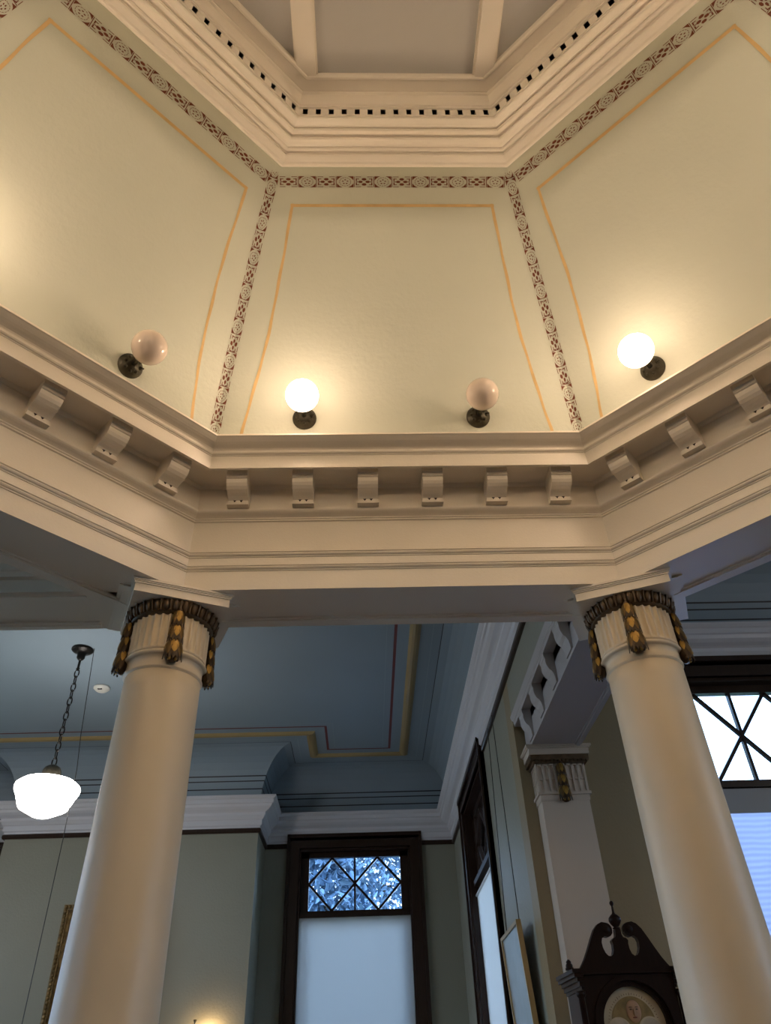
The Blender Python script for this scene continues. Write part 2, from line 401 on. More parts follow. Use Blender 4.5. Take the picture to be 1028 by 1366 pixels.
br0 = None
for k in range(-2, 3):
    for i in range(6):
        s = -1.115+0.446*i
        p = oface(k, s, 3.372, 0)
        if br0 is None: br0 = bracket_mesh().build('bracket', [TRIM, DARKH], ent); b = br0
        else: b = br0.copy(); C.objects.link(b)
        b.location = p; b.rotation_euler.z = PI-PI/4*k
# soffit panel frames under the eight beams
mb = MB()
for k in range(-2, 3):
    for (r0, r1, zb) in ((3.785, 3.805, 2.626), (3.805, 3.850, 2.616), (3.850, 3.895, 2.624)):
        pts = []
        for (ra, za) in ((r0, 2.638), (r0, zb), (r1, zb), (r1, 2.638)):
            for sg in (-1, 1): pts.append(oface(k, sg*(ra*T-0.16), ra, za))
        mb.add(pts, [(0,1,3,2), (2,3,5,4), (4,5,7,6), (0,2,4,6), (1,7,5,3)])
for kh in (-1.5, -0.5, 0.5, 1.5):                 # square blocks over the column heads
    c = oface(kh, 0, 3.672/math.cos(PI/8), 0)
    M = Matrix.Translation((c.x, c.y, 0)) @ Matrix.Rotation(-PI/4*kh, 4, 'Z')
    mb.box(-0.385, 0.385, -0.20, 0.40, 2.627, 2.90, 0, M); mb.box(-0.36, 0.36, -0.20, 0.37, 2.620, 2.64, 0, M)
mb.build('soffit_moulding', TRIM, ent)

# ------------------------------------------------------------------ straight beams from the column heads
def modillion(h=0.26, d=0.085, w=0.085):
    pr = [(-0.01, 0), (d, 0), (d, -0.03), (d*0.92, -0.04), (d*0.92, -0.08), (d*0.86, -0.11), (d*0.70, -0.14), (d*0.45, -0.16), (d*0.30, -0.19), (d*0.24, -0.22), (d*0.2, -h), (-0.01, -h)]
    return MB().prism(pr, -w, w, 'x')
bm_r = thing('trim_4', 'cream bracketed beam running from the right column head to the wall pilaster', 'beam', (0, 0, 0), 0, None, 'structure')
mb = MB()
mb.box(1.60, 2.04, 4.45, 7.10, 2.636, 2.96)
mb.box(1.50, 2.10, 4.52, 7.12, 3.045, 4.80, 1)
PB = [(0, 2.86), (0.0, 2.94), (0.088, 2.94), (0.088, 2.965), (0.094, 2.97), (0.094, 2.99), (0.10, 3.0), (0.108, 3.02), (0.115, 3.04), (0.115, 3.05), (0.0, 3.05)]
mb.sweep([(1.60, 4.50), (1.60, 7.12)], PB, False, True)
mb.sweep([(2.04, 7.12), (2.04, 4.50)], PB, False, True)
mb.box(1.585, 1.60, 4.48, 7.08, 2.636, 2.665)
for x0, x1, z in ((1.99, 2.01, 2.624), (2.01, 2.04, 2.615), (2.04, 2.06, 2.626)):
    mb.box(x0, x1, 4.5, 6.83, z, 2.66)
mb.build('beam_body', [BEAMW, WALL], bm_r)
md0 = None
for i in range(5):
    y = 4.52+0.563*i
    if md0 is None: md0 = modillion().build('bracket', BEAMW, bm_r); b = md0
    else: b = md0.copy(); C.objects.link(b)
    b.location = (1.60, y, 2.94); b.rotation_euler.z = PI/2
bm_l = thing('trim_5', 'cream straight beam leading left from the left column head', 'beam', (0, 0, 0), 0, None, 'structure')
mb = MB()
mb.box(-9.0, -1.45, 4.045, 4.50, 2.636, 4.80)
for y0, y1, z0, z1 in ((4.005, 4.05, 2.74, 2.78), (3.985, 4.05, 2.78, 2.83), (3.95, 4.05, 2.83, 2.88), (4.03, 4.05, 2.636, 2.66)):
    mb.box(-9.0, -1.75, y0, y1, z0, z1)
for y0, y1, z in ((4.08, 4.10, 2.626), (4.40, 4.43, 2.624), (4.43, 4.47, 2.616)):
    mb.box(-9.0, -1.78, y0, y1, z, 2.64)
mb.build('beam_body', [TRIM], bm_l)
# ------------------------------------------------------------------ columns
def leaf_petal(m, M, L, w, curl, mat):
    rows = 5; vs = []
    for i in range(rows+1):
        t = i/rows; ww = w*math.sin(PI*(0.18+0.80*t))**0.8*(1-0.1*t); 
        y = curl*math.sin(PI*t*0.75)
        for q in (-1, 0, 1): vs.append((q*ww, y+(0.25*w if q == 0 else 0), -L*t))
    fs = [(i*3+q, i*3+q+1, (i+1)*3+q+1, (i+1)*3+q) for i in range(rows) for q in range(2)]
    m.add(vs, fs, mat, True, M)
def garland(r_at):
    """local: y outwards, z up; hangs from z=-0.005 to z=-0.36"""
    m = MB()
    z = 0.0; specs = [(0.108, 0.037), (0.112, 0.044), (0.150, 0.054)]
    for bi, (L, w) in enumerate(specs):
        cy = 0.018
        m.lathe([(0.0001, 0.0), (w*0.62, -0.10*L), (w*0.80, -0.40*L), (w*0.78, -0.75*L), (w*0.45, -0.98*L), (0.0001, -1.02*L)], 16, 0, Matrix.Translation((0, cy, z)) @ Matrix.Diagonal((1, 0.75, 1, 1)))
        for lay, (n, lw, fl, LL, lift, mt) in enumerate(((7, 0.40, 0.13, 1.10 if bi < 2 else 0.90, 0.80, 0), (2, 0.46, 0.15, 0.90 if bi < 2 else 0.72, 0.88, 2), (3, 0.50, 0.13, 0.78 if bi < 2 else 0.60, 0.94, 1))):
            for i in range(n):
                a = -1.35+2.7*i/(n-1) if n > 3 else (-0.7+1.4*i if n == 2 else -1.45+1.45*i)
                M = Matrix.Translation((math.sin(a)*w*lift*0.78, cy+math.cos(a)*w*lift*0.62, z-0.08*L)) @ Matrix.Rotation(-a, 4, 'Z') @ Matrix.Rotation(fl, 4, 'X')
                leaf_petal(m, M, L*LL*(0.8 if n == 3 and i != 1 else 1), w*lw*(0.6 if n == 3 and i != 1 else 1), w*0.12, mt)
        if bi == 2:
            for i in range(5):
                a = -1.2+2.4*i/4
                m.sphere((math.sin(a)*w*0.6, cy+math.cos(a)*w*0.5, z-L*0.86), w*0.22, 8, 6, i % 2, (1, 1, 1.4))
        z -= L*0.93
    m.sphere((0, 0.016, 0.004), 0.028, 12, 8, 0, (1, 0.7, 0.8))
    return m
def column(cx, cy, rz, label):
    col = thing('column', label, 'column', (cx, cy, FLOOR), rz, 'columns under the octagonal entablature')
    o = EYE
    m = MB(); pr = [(0.36, 0.0), (0.36, 0.07), (0.345, 0.08), (0.37, 0.11), (0.37, 0.15), (0.34, 0.18), (0.33, 0.20), (0.335, 0.23), (0.30, 0.25), (0.275, 0.29)]
    m.lathe(pr, 48); m.build('column_base', COLM, col)
    m = MB(); m.lathe([(0.275, 0.28), (0.271, 0.9), (0.264, 1.5), (0.256, 2.1), (0.249, 2.6), (0.241, 3.2), (0.2345, 3.8), (0.2308, 4.2), (0.230, 2.095+o)], 72)
    m.build('shaft', COLM, col)
    m = MB(); m.lathe([(0.2300, 2.09), (0.2300, 2.10), (0.2375, 2.104), (0.2410, 2.110), (0.2375, 2.117), (0.2325, 2.120), (0.2325, 2.184), (0.2415, 2.187), (0.2530, 2.193), (0.2565, 2.201), (0.2530, 2.209), (0.2435, 2.213), (0.2420, 2.22), (0.2440, 2.226), (0.2450, 2.225)], 72, 0, Matrix.Translation((0, 0, o)))
    m.build('neck_band', COLM, col)
    m = MB(); zs = [2.222, 2.236, 2.246, 2.26, 2.34, 2.345, 2.42, 2.452, 2.462, 2.468, 2.50]
    m.lathe([(0.2450, z) for z in zs], 32*12, 0, Matrix.Translation((0, 0, o)), True, 32, 0.014, (2.24, 2.464))
    m.build('fluted_neck', COLM, col)
    m = MB()
    m.lathe([(0.2430, 2.462), (0.2560, 2.464), (0.2630, 2.472), (0.2710, 2.492), (0.2800, 2.520), (0.2840, 2.548), (0.2430, 2.548)], 64, 0, Matrix.Translation((0, 0, o)))
    for i in range(30):
        a = 2*PI*i/30
        M = Matrix.Rotation(a, 4, 'Z') @ Matrix.Translation((0.277, 0, 2.506+o)) @ Matrix.Rotation(0.25, 4, 'Y')
        m.sphere((0, 0, 0), 1.0, 8, 6, 0, (0.018, 0.019, 0.037), M)
        M2 = Matrix.Rotation(a+PI/30, 4, 'Z') @ Matrix.Translation((0.280, 0, 2.508+o)) @ Matrix.Rotation(0.25, 4, 'Y')
        m.box(-0.006, 0.012, -0.004, 0.004, -0.038, 0.038, 0, M2)
    m.build('egg_moulding', EGG, col)
    m = MB()
    for hw, z0, z1 in ((0.298, 2.546, 2.602), (0.305, 2.602, 2.612), (0.311, 2.612, 2.621), (0.318, 2.621, 2.636)):
        m.box(-hw, hw, -hw, hw, z0+o, z1+o)
    m.build('abacus', TRIM, col)
    g0 = None
    for i in range(4):
        if g0 is None: g0 = garland(0.26).build('garland', [LEAFD, LEAFG, LEAFM], col); g = g0
        else: g = g0.copy(); C.objects.link(g)
        a = i*PI/2
        g.location = (0.243*math.sin(a), -0.243*math.cos(a), 2.475+o); g.rotation_euler.z = a+PI
    return col
RM = 3.672
column(AX-RM*T, 4.275, -PI/8*-1 if False else PI/8, 'cream round column on the left with gilded leaf drops at its capital')
column(AX+RM*T, 4.275, -PI/8, 'cream round column on the right, in front of the tall dark clock')

# ------------------------------------------------------------------ pilaster
pil = thing('pilaster', 'cream flat wall pilaster with fluted capital behind the tall dark clock', 'pilaster', (1.835, 7.097, FLOOR))
m = MB(); m.box(-0.26, 0.26, -0.26, 0.0, 0, 0.22); m.box(-0.245, 0.245, -0.245, 0.0, 0.22, 0.28); m.build('pilaster_base', PILM, pil)
m = MB(); m.box(-0.22, 0.22, -0.22, 0.0, 0.28, 2.15+EYE)
m.build('shaft', PILM, pil)
m = MB(); m.box(-0.228, 0.228, -0.228, 0.0, 2.15+EYE, 2.19+EYE); m.box(-0.245, 0.245, -0.245, 0.0, 2.19+EYE, 2.215+EYE); m.box(-0.226, 0.226, -0.226, 0.0, 2.14+EYE, 2.15+EYE)
m.box(-0.222, 0.222, -0.212, 0.0, 2.215+EYE, 2.49+EYE)
for i in range(9):
    x = -0.222+0.444*i/8; m.box(x-0.010, x+0.010, -0.228, -0.21, 2.215+EYE, 2.49+EYE)
m.box(-0.228, 0.228, -0.228, 0, 2.46+EYE, 2.49+EYE); m.box(-0.228, 0.228, -0.228, 0, 2.33+EYE, 2.338+EYE)
for sx in (-1, 1):
    for i in range(5):
        y = -0.21+0.2*i/4; m.box(sx*0.222-0.006, sx*0.222+0.006, y-0.008, y+0.008, 2.215+EYE, 2.47+EYE)
m.build('fluted_neck', PILM, pil)
m = MB(); m.box(-0.25, 0.25, -0.25, 0.0, 2.478+EYE, 2.50+EYE); m.box(-0.275, 0.275, -0.275, 0.0, 2.50+EYE, 2.548+EYE)
for i in range(15):
    x = -0.262+0.524*i/14; m.sphere((x, -0.268, 2.515+EYE), 1, 8, 6, 0, (0.015, 0.0, 0.033))
m.build('egg_moulding', EGG, pil)
m = MB()
for hw, z0, z1 in ((0.285, 2.548, 2.604), (0.298, 2.604, 2.616), (0.31, 2.616, 2.636)): m.box(-hw, hw, -hw, 0.0, z0+EYE, z1+EYE)
m.build('abacus', PILM, pil)
g = garland(0.2).build('garland', [LEAFD, LEAFG, LEAFM], pil); g.location = (0.0, -0.225, 2.475+EYE); g.rotation_euler.z = PI

# ------------------------------------------------------------------ room shell
def wall(name, axis, pos, thick, u0, u1, holes, mat, label, z0=FLOOR, z1=4.85):
    """axis 'y': wall in the plane y=pos spanning x; 'x': plane x=pos spanning y. thick may be negative"""
    m = MB(); a, b = sorted((pos, pos+thick))
    us = sorted({u0, u1, *[h[0] for h in holes], *[h[1] for h in holes]})
    for ua, ub in zip(us[:-1], us[1:]):
        hs = [h for h in holes if h[0] <= ua+1e-6 and h[1] >= ub-1e-6]
        segs = [(z0, z1)] if not hs else [(z0, hs[0][2]), (hs[0][3], z1)]
        for za, zb in segs:
            if axis == 'y': m.box(ua, ub, a, b, za, zb)
            else: m.box(a, b, ua, ub, za, zb)
    return struct(m.build(name, mat), label, 'wall')
WZ0, WZ1 = -1.2, 3.42      # window openings
XR, YB, YC, YP = 1.50, 13.20, 12.24, 7.10
wall('wall_back', 'y', YB, 0.35, -9.3, XR+0.35, [(-1.10, 0.74, WZ0, WZ1), (-8.0, -6.2, WZ0, WZ1)], WALL, 'grey green back wall with the tall latticed window')
wall('wall_right', 'x', XR, 0.35, YP+0.3, YB, [(9.28, 11.47, WZ0, WZ1)], WALL, 'grey green side wall with dark window, right of the far room')
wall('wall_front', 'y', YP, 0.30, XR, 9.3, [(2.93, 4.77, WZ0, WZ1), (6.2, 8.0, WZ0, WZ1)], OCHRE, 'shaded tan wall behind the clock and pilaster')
wall('wall_left', 'x', -9.0, -0.3, -8.3, YB+0.35, [(8.2, 10.2, WZ0, WZ1), (-1.0, 1.0, WZ0, WZ1), (5.3, 7.2, WZ0, WZ1)], WALL, 'grey green wall far to the left')
wall('wall_rear', 'y', -8.0, -0.3, -9.3, 9.3, [], WALL, 'grey green wall behind the viewer')
wall('wall_side', 'x', 9.0, 0.3, -8.3, YP+0.3, [(1.0, 3.0, WZ0, WZ1)], WALL, 'grey green wall far to the right')
m = MB(); m.box(-5.6, -1.68, YC, YB+0.01, FLOOR, 4.85)
struct(m.build('wall_breast', WALL), 'projecting chimney breast of the back wall behind the left column', 'wall')
m = MB(); m.box(-9.3, 9.3, -8.3, YB+0.35, FLOOR-0.1, FLOOR)
struct(m.build('floor', FLOORM), 'brown wooden floor', 'floor')

ROOM = [(XR, 4.50), (XR, YB), (-1.68, YB), (-1.68, YC), (-5.6, YC), (-5.6, YB), (-9.0, YB), (-9.0, 4.50)]
ALC = [(4.17, -1.0), (9.0, -1.0), (9.0, YP), (2.10, YP), (2.10, 4.29), (4.17, 2.22)]
COR = [(0.0, 3.50), (0.02, 3.50), (0.03, 3.53), (0.05, 3.545), (0.05, 3.62), (0.065, 3.63), (0.085, 3.66), (0.10, 3.68), (0.10, 3.72), (0.12, 3.735), (0.165, 3.755), (0.20, 3.785), (0.215, 3.82), (0.235, 3.83), (0.235, 3.885), (0.255, 3.895), (0.275, 3.915), (0.275, 3.94), (0.0, 3.95)]
ZC = 4.70
def cove_prof():
    out = []; mats = []
    zs = [3.93, 4.02, 4.105, 4.123, 4.225, 4.242, 4.30, 4.318, 4.40, 4.50, 4.58, 4.64, 4.68, 4.70]
    for z in zs:
        t = (z-3.93)/(ZC-3.93); th = math.asin(min(1, t)); out.append((0.005+0.475*(1-math.cos(th)), z))
    for i in range(len(zs)-1): mats.append(1 if i in (2, 4, 6) else 0)
    # thin seam line, flat to the gold roll, line, red line, inner field
    add = [(0.490, 4.700, 1), (0.60, 4.700, 0), (0.608, 4.700, 2), (0.76, 4.700, 0), (0.775, 4.690, 3), (0.80, 4.668, 3), (0.835, 4.660, 3), (0.87, 4.668, 3), (0.895, 4.690, 3), (0.905, 4.700, 3), (1.06, 4.70, 0), (1.098, 4.70, 4), (1.19, 4.70, 0), (1.197, 4.70, 2)]
    for d, z, mt in add: out.append((d, z)); mats.append(mt)
    return out, mats
def ceiling(name, path, label, full=True):
    m = MB(); pr, mt = cove_prof()
    if not full: k = 14; pr, mt = pr[:k], mt[:k-1]
    m.sweep(path, pr, True, False, mt)
    inner = [(p.x, p.y, ZC) for p in offset_path(path, pr[-1][0], True)]
    if full:
        # field: split the concave outline into strips
        xs = sorted({round(p[0], 4) for p in inner}); ylo = min(p[1] for p in inner)
        for xa, xb in zip(xs[:-1], xs[1:]):
            xm = (xa+xb)/2; ys = []
            for p, q in zip(inner, inner[1:]+inner[:1]):
                if min(p[0], q[0])-1e-4 <= xm <= max(p[0], q[0])+1e-4 and abs(p[0]-q[0]) > 1e-4: ys.append(p[1])
            ys.sort(); m.add([(xa, ys[0], ZC), (xb, ys[0], ZC), (xb, ys[-1], ZC), (xa, ys[-1], ZC)], [(0, 1, 2, 3)])
    else:
        m.add(inner, [tuple(range(len(inner)))])
    return struct(m.build(name, [BLUE, BLACKL, BLUE2, GOLDR, REDL]), label, 'ceiling')
ceiling('ceiling_room', ROOM, 'slate blue coved ceiling with gold and red lines over the far room')
ceiling('ceiling_alcove', ALC, 'slate blue coved ceiling over the right alcove', False)
m = MB()
m.box(-9.0, AX-3.85, -8.0, 4.1, 4.72, 4.80); m.box(AX-3.9, 9.0, -8.0, AY-3.85, 4.72, 4.80); m.box(AX+3.85, 9.0, AY-3.9, -0.9, 4.72, 4.80)
for tri in ([(AX-3.92, AY+1.58), (AX-1.58, AY+3.92), (AX-3.92, 4.6)], [(AX-3.92, AY-1.58), (AX-1.58, AY-3.92), (AX-3.92, AY-3.92)], [(AX+3.92, AY-1.58), (AX+1.58, AY-3.92), (AX+3.92, AY-3.92)]):
    m.prism(tri, 4.725, 4.80, 'z')
struct(m.build('ceiling', BLUE), 'slate blue ceiling around the octagon behind the left beam', 'ceiling')
m = MB()   # roof slab closing the building above the ceilings
oct_sweep(m, [(3.3, 4.8), (3.3, 6.2), (0.001, 6.2)]); m.box(-9.3, AX-3.0, -8.3, YB+0.35, 4.85, 4.95); m.box(AX+3.0, 9.3, -8.3, YP+0.3, 4.85, 4.95); m.box(AX-3.0, XR+0.35, AY+3.0, YB+0.35, 4.85, 4.95); m.box(XR+0.35, AX+3.0, AY+3.0, YP+0.3, 4.85, 4.95); m.box(AX-3.0, AX+3.0, -8.3, AY-3.0, 4.85, 4.95)
struct(m.build('ceiling_roof', PANEL), 'roof over the ceilings', 'roof')
m = MB(); m.sweep(ROOM, COR, True, True)
struct(m.build('trim_6', WHITE), 'white moulded cornice around the far room', 'cornice')
m = MB(); m.sweep(ALC, COR, True, True)
struct(m.build('trim_7', WHITE), 'white moulded cornice above the right alcove window', 'cornice')
RAIL = [(-0.005, 3.435), (0.03, 3.435), (0.04, 3.45), (0.04, 3.49), (0.025, 3.505), (-0.005, 3.505)]
m = MB()
for path in ([(XR, 4.52), (XR, 9.06)], [(XR, 11.69), (XR, YB), (0.95, YB)], [(-1.31, YB), (-1.68, YB), (-1.68, YC), (-5.6, YC), (-5.6, YB), (-6.0, YB)]):
    m.sweep(path, RAIL, False, True)
struct(m.build('trim_8', DWOOD), 'dark wooden picture rail below the white cornice', 'picture rail')

# ------------------------------------------------------------------ windows
def make_window(n, label, cx, plane, rotz, half, cas, glass_half, z_tb=2.46, z_top=3.42):
    """local frame: x along the wall, y = 0 the wall face, -y into the room"""
    w = thing('window_%d' % n, label, 'window', (cx[0], cx[1], 0), rotz, None, 'structure')
    m = MB()
    for sx in (-1, 1):
        a, b = sorted((sx*half, sx*(half+cas)))
        m.box(a, b, -0.05, 0.02, WZ0-0.05, z_top)
        a, b = sorted((sx*(half+cas-0.05), sx*(half+cas)))
        m.box(a, b, -0.075, 0, WZ0-0.05, 3.645)
        a, b = sorted((sx*(half-0.03), sx*half)); m.box(a, b, -0.02, 0.30, WZ0, z_top)
    m.box(-half-cas, half+cas, -0.05, 0.02, z_top, 3.62); m.box(-half-cas, half+cas, -0.085, 0, 3.585, 3.64); m.box(-half-0.03, half+0.03, -0.066, 0, z_top, z_top+0.045)
    m.box(-half, half, -0.02, 0.30, z_top-0.04, z_top)
    m.box(-half-cas-0.05, half+cas+0.05, -0.16, 0.02, WZ0-0.06, WZ0)
    m.build('casing', DWOOD, w)
    m = MB(); gh = glass_half
    for sx in (-1, 1):
        a, b = sorted((sx*gh, sx*half)); m.box(a, b, 0.10, 0.18, z_tb, z_top-0.03)
    m.box(-half, half, 0.10, 0.18, 3.30, z_top-0.03); m.box(-half, half, 0.10, 0.18, z_tb-0.05, z_tb+0.045); m.box(-half, half, 0.03, 0.10, z_tb-0.06, z_tb+0.01)
    m.build('transom_frame', DWOOD, w)
    m = MB(); za, zb = z_tb+0.045, 3.30; zm = (za+zb)/2; bw = 0.017
    def bar(p, q):
        p, q = Vector(p), Vector(q); t = (q-p).normalized(); nn = Vector((-t.y, t.x))*bw
        m.prism([tuple(p+nn), tuple(q+nn), tuple(q-nn), tuple(p-nn)], 0.115, 0.155, 'y')
    for sg in (-1, 1):
        for zt in (za, zb):
            bar((sg*gh, zm), (sg*gh/2, zt)); bar((sg*gh/2, zt), (0, zm))
    m.box(-bw*0.9, bw*0.9, 0.11, 0.16, za, zb)
    m.build('diamond_lattice', DWOOD, w)
    m = MB(); m.box(-gh, gh, 0.162, 0.168, za, zb); m.build('transom_glass', GLASS, w)
    m = MB()
    for z0, z1, y in ((WZ0, 0.6, 0.12), (0.6, z_tb-0.05, 0.19)):
        m.box(-half+0.03, half-0.03, y, y+0.05, z0, z0+0.08); m.box(-half+0.03, half-0.03, y, y+0.05, z1-0.06, z1)
        for sx in (-1, 1):
            a, b = sorted((sx*(half-0.10), sx*(half-0.02))); m.box(a, b, y, y+0.05, z0, z1)
    m.build('sash', DWOOD, w)
    m = MB(); m.box(-half+0.08, half-0.08, 0.14, 0.145, WZ0+0.05, 0.55); m.box(-half+0.08, half-0.08, 0.21, 0.215, 0.65, z_tb-0.08); m.build('sash_glass', GLASS, w)
    return w
def blind(loc, rotz, label, half, ztop, mat, valance=0.0, zbot=-0.9):
    b = thing('roller_blind', label, 'blind', loc, rotz)
    m = MB(); m.box(-half, half, 0.062, 0.066, zbot, ztop-0.02); m.build('blind_fabric', mat, b)
    m = MB(); m.box(-half, half, 0.055, 0.073, zbot-0.03, zbot); m.build('bottom_bar', VAL, b)
    m = MB()
    if valance: m.box(-half, half, 0.03, 0.05, ztop-valance, ztop)
    else: m.tube([(-half, 0.055, ztop-0.015), (half, 0.055, ztop-0.015)], 0.018, 12)
    m.build('valance' if valance else 'roller', VAL if valance else SHADE, b)
    return b
make_window(1, 'tall dark framed window with diamond lattice transom at the end of the far room', (-0.18, YB), YB, 0, 0.92, 0.205, 0.757)
blind((-0.18, YB, 0), 0, 'white roller blind in the end window below the diamond transom', 0.90, 2.435, SHADE)
make_window(2, 'dark framed window seen edge on in the right hand wall', (XR, 10.375), XR, -PI/2, 1.095, 0.19, 0.93)
blind((XR, 10.375, 0), -PI/2, 'white roller blind seen edge on in the dark side window', 1.06, 2.30, SHADE)
make_window(3, 'bright latticed window partly hidden by the right column', (3.85, YP), YP, 0, 0.92, 0.205, 0.757, 2.345)
blind((3.85, YP, 0), 0, 'ribbed bluish blind under a grey valance in the bright window at right', 0.90, 2.30, SHADE2, 0.24)
make_window(4, 'dark window casing at the left picture edge beyond the chimney breast', (-7.1, YB), YB, 0, 0.90, 0.205, 0.757)
make_window(5, 'window in the left wall of the far room', (-9.0, 9.2), -9.0, PI/2, 1.0, 0.205, 0.80)
make_window(6, 'window in the left wall beside the octagon', (-9.0, 0.0), -9.0, PI/2, 1.0, 0.205, 0.80)
make_window(7, 'window in the left wall near the front beam', (-9.0, 6.25), -9.0, PI/2, 0.95, 0.205, 0.80)
make_window(8, 'added unseen window lighting the right alcove beyond the picture edge', (7.1, YP), YP, 0, 0.90, 0.205, 0.757)  # window added out of view to let daylight into the alcove
make_window(9, 'added unseen window lighting the alcove from the far right wall', (9.0, 2.0), 9.0, -PI/2, 1.0, 0.205, 0.80)  # another unseen window added for alcove daylight

# ------------------------------------------------------------------ globe wall lamps
def globe_lamp(k, s, lit, label):
    zc = 3.905; base = csurf(k, s, zc, 0.0)
    t = thing('globe_lamp', label, 'wall lamp', base, -PI/4*k, 'globe lamps around the octagon')
    # local: y inwards is -y, wall leans: tilt fittings by the wall slope
    dr = (Rz(zc+0.01)-Rz(zc-0.01))/0.02; tilt = math.atan(-dr)   # wall normal dips downwards
    W = Matrix.Rotation(tilt, 4, 'X') @ Matrix.Rotation(PI/2, 4, 'X')    # local z -> out of the wall (-y, down)
    m = MB()
    m.lathe([(0.086, -0.006), (0.086, 0.012), (0.080, 0.020), (0.076, 0.024), (0.066, 0.034), (0.050, 0.046), (0.034, 0.056), (0.020, 0.060), (0.0001, 0.061)], 28, 0, W)
    for i in range(8):
        a = 2*PI*i/8
        m.sphere((0.052*math.cos(a), 0.052*math.sin(a), 0.043), 1, 8, 6, 0, (0.014, 0.014, 0.010), W)
    m.build('back_plate', BRONZE, t)
    g = GLOBE_C.copy()
    d = g.normalized(); q = d.to_track_quat('Z', 'Y').to_matrix().to_4x4()
    m = MB(); m.tube([(0, -0.045, -0.02), (0.002, -0.085, -0.020), tuple(g*0.58)], [0.018, 0.016, 0.02], 12)
    L = g.length
    m.lathe([(0.018, L*0.40), (0.030, L*0.46), (0.044, L*0.54), (0.050, L*0.585), (0.052, L*0.64), (0.046, L*0.64)], 20, 0, q)
    m.tube([(0.045, -0.05, -0.015), (0.075, -0.055, -0.012)], 0.006, 6)
    m.build('lamp_holder', BRONZE, t)
    m = MB(); m.sphere(g, 0.115, 32, 20); m.build('glass_globe', GLOBEON if lit else GLOBEOFF, t)
    return t
GL = {0: 'lit globe lamp of the middle panel, the glowing left one of its pair', 1: 'lit glowing globe lamp at the left of the right hand panel'}
for k in range(-3, 5):
    globe_lamp(k, -0.672, True, GL.get(k, {-1: 'lit globe lamp at the far end of the left panel, outside the picture', -2: 'lit globe lamp of the second panel to the left', 2: 'lit globe lamp of the second panel to the right', -3: 'lit globe lamp of the panel behind on the left', 3: 'lit globe lamp of the panel behind on the right', 4: 'lit globe lamp of the panel behind the viewer'}.get(k, '')))
globe_lamp(0, 0.59, False, 'unlit globe lamp of the middle panel, the dull right one of its pair')
globe_lamp(-1, 0.60, False, 'unlit pinkish globe lamp on the left panel')

# ------------------------------------------------------------------ schoolhouse pendant
px, py = -3.585, 8.54
pen = thing('pendant_lamp', 'lit white schoolhouse glass pendant hanging on a dark chain', 'pendant lamp', (px, py, ZC))
m = MB(); m.lathe([(0.135, 0.0), (0.135, -0.018), (0.12, -0.032), (0.085, -0.045), (0.06, -0.06), (0.05, -0.085), (0.05, -0.125), (0.035, -0.145), (0.02, -0.16), (0.0001, -0.165)], 28)
m.build('ceiling_canopy', BLACKM, pen)
m = MB(); z = -0.14; zend = 3.19-ZC; nl = 13; step = (zend-z)/nl
m.tube([(0, 0, -0.14), (0, 0, -0.30)], 0.016, 8)
m.tube([(0.022, 0, -0.27), (-0.022, 0, -0.27)], 0.008, 6)
z = -0.29; step = (zend-z)/nl
for i in range(nl):
    c = z+step*(i+0.5); hh = abs(step)*0.62; pts = []
    for j in range(14):
        a = 2*PI*j/14; u, v = 0.026*math.cos(a), hh*math.sin(a)
        pts.append((u, 0, c+v) if i % 2 == 0 else (0, u, c+v))
    m.tube(pts, 0.0075, 6, 0, None, True)
m.build('chain', BLACKM, pen)
o = -ZC
m = MB(); m.lathe([(0.0001, 3.20+o), (0.05, 3.195+o), (0.085, 3.17+o), (0.10, 3.14+o), (0.11, 3.06+o), (0.105, 3.03+o)], 28); m.build('fitter', BRONZE, pen)
m = MB(); m.lathe([(0.10, 3.06+o), (0.115, 3.045+o), (0.20, 3.035+o), (0.29, 3.005+o), (0.345, 2.96+o), (0.352, 2.93+o), (0.345, 2.90+o), (0.315, 2.845+o), (0.285, 2.775+o), (0.27, 2.735+o), (0.255, 2.715+o), (0.17, 2.67+o), (0.10, 2.635+o), (0.06, 2.622+o), (0.0001, 2.617+o)], 40)
m.build('glass_shade', PENDON, pen)
W0 = [(px+0.149, py-0.01, 4.70), (-3.434, 8.53, 4.66), (-3.28, 8.35, 3.493), (-3.175, 8.2, 3.025), (-3.074, 8.0, 2.267), (-3.03, 7.92, 0.675), (-3.02, 7.9, -1.2)]
m = MB(); m.tube(W0, 0.0045, 5)
tag(m.build('hanging_wire', WIRE), 'thin grey wire dropping from the ceiling beside the pendant lamp', 'wire')
copy_thing(pen, (6.6, 2.4, ZC), 0.0, 'added unseen white schoolhouse pendant brightening the right alcove, beyond the picture edge')  # pendant added out of view to lift the alcove ceiling
copy_thing(pen, (-7.4, 8.54, ZC), 0.0, 'added unseen white schoolhouse pendant brightening the far room, beyond the left picture edge')  # extra pendant added out of view to brighten the far room
sm = thing('smoke_detector', 'small round white smoke detector on the blue ceiling', 'smoke detector', (-3.647, 9.638, ZC))
m = MB(); m.lathe([(0.11, 0), (0.11, -0.02), (0.095, -0.035), (0.07, -0.055), (0.03, -0.062), (0.0001, -0.063)], 28); m.build('housing', PLASTIC, sm)
m = MB(); m.box(-0.03, 0.03, -0.075, -0.055, -0.058, -0.04); m.build('sensor_slot', BLACKM, sm)

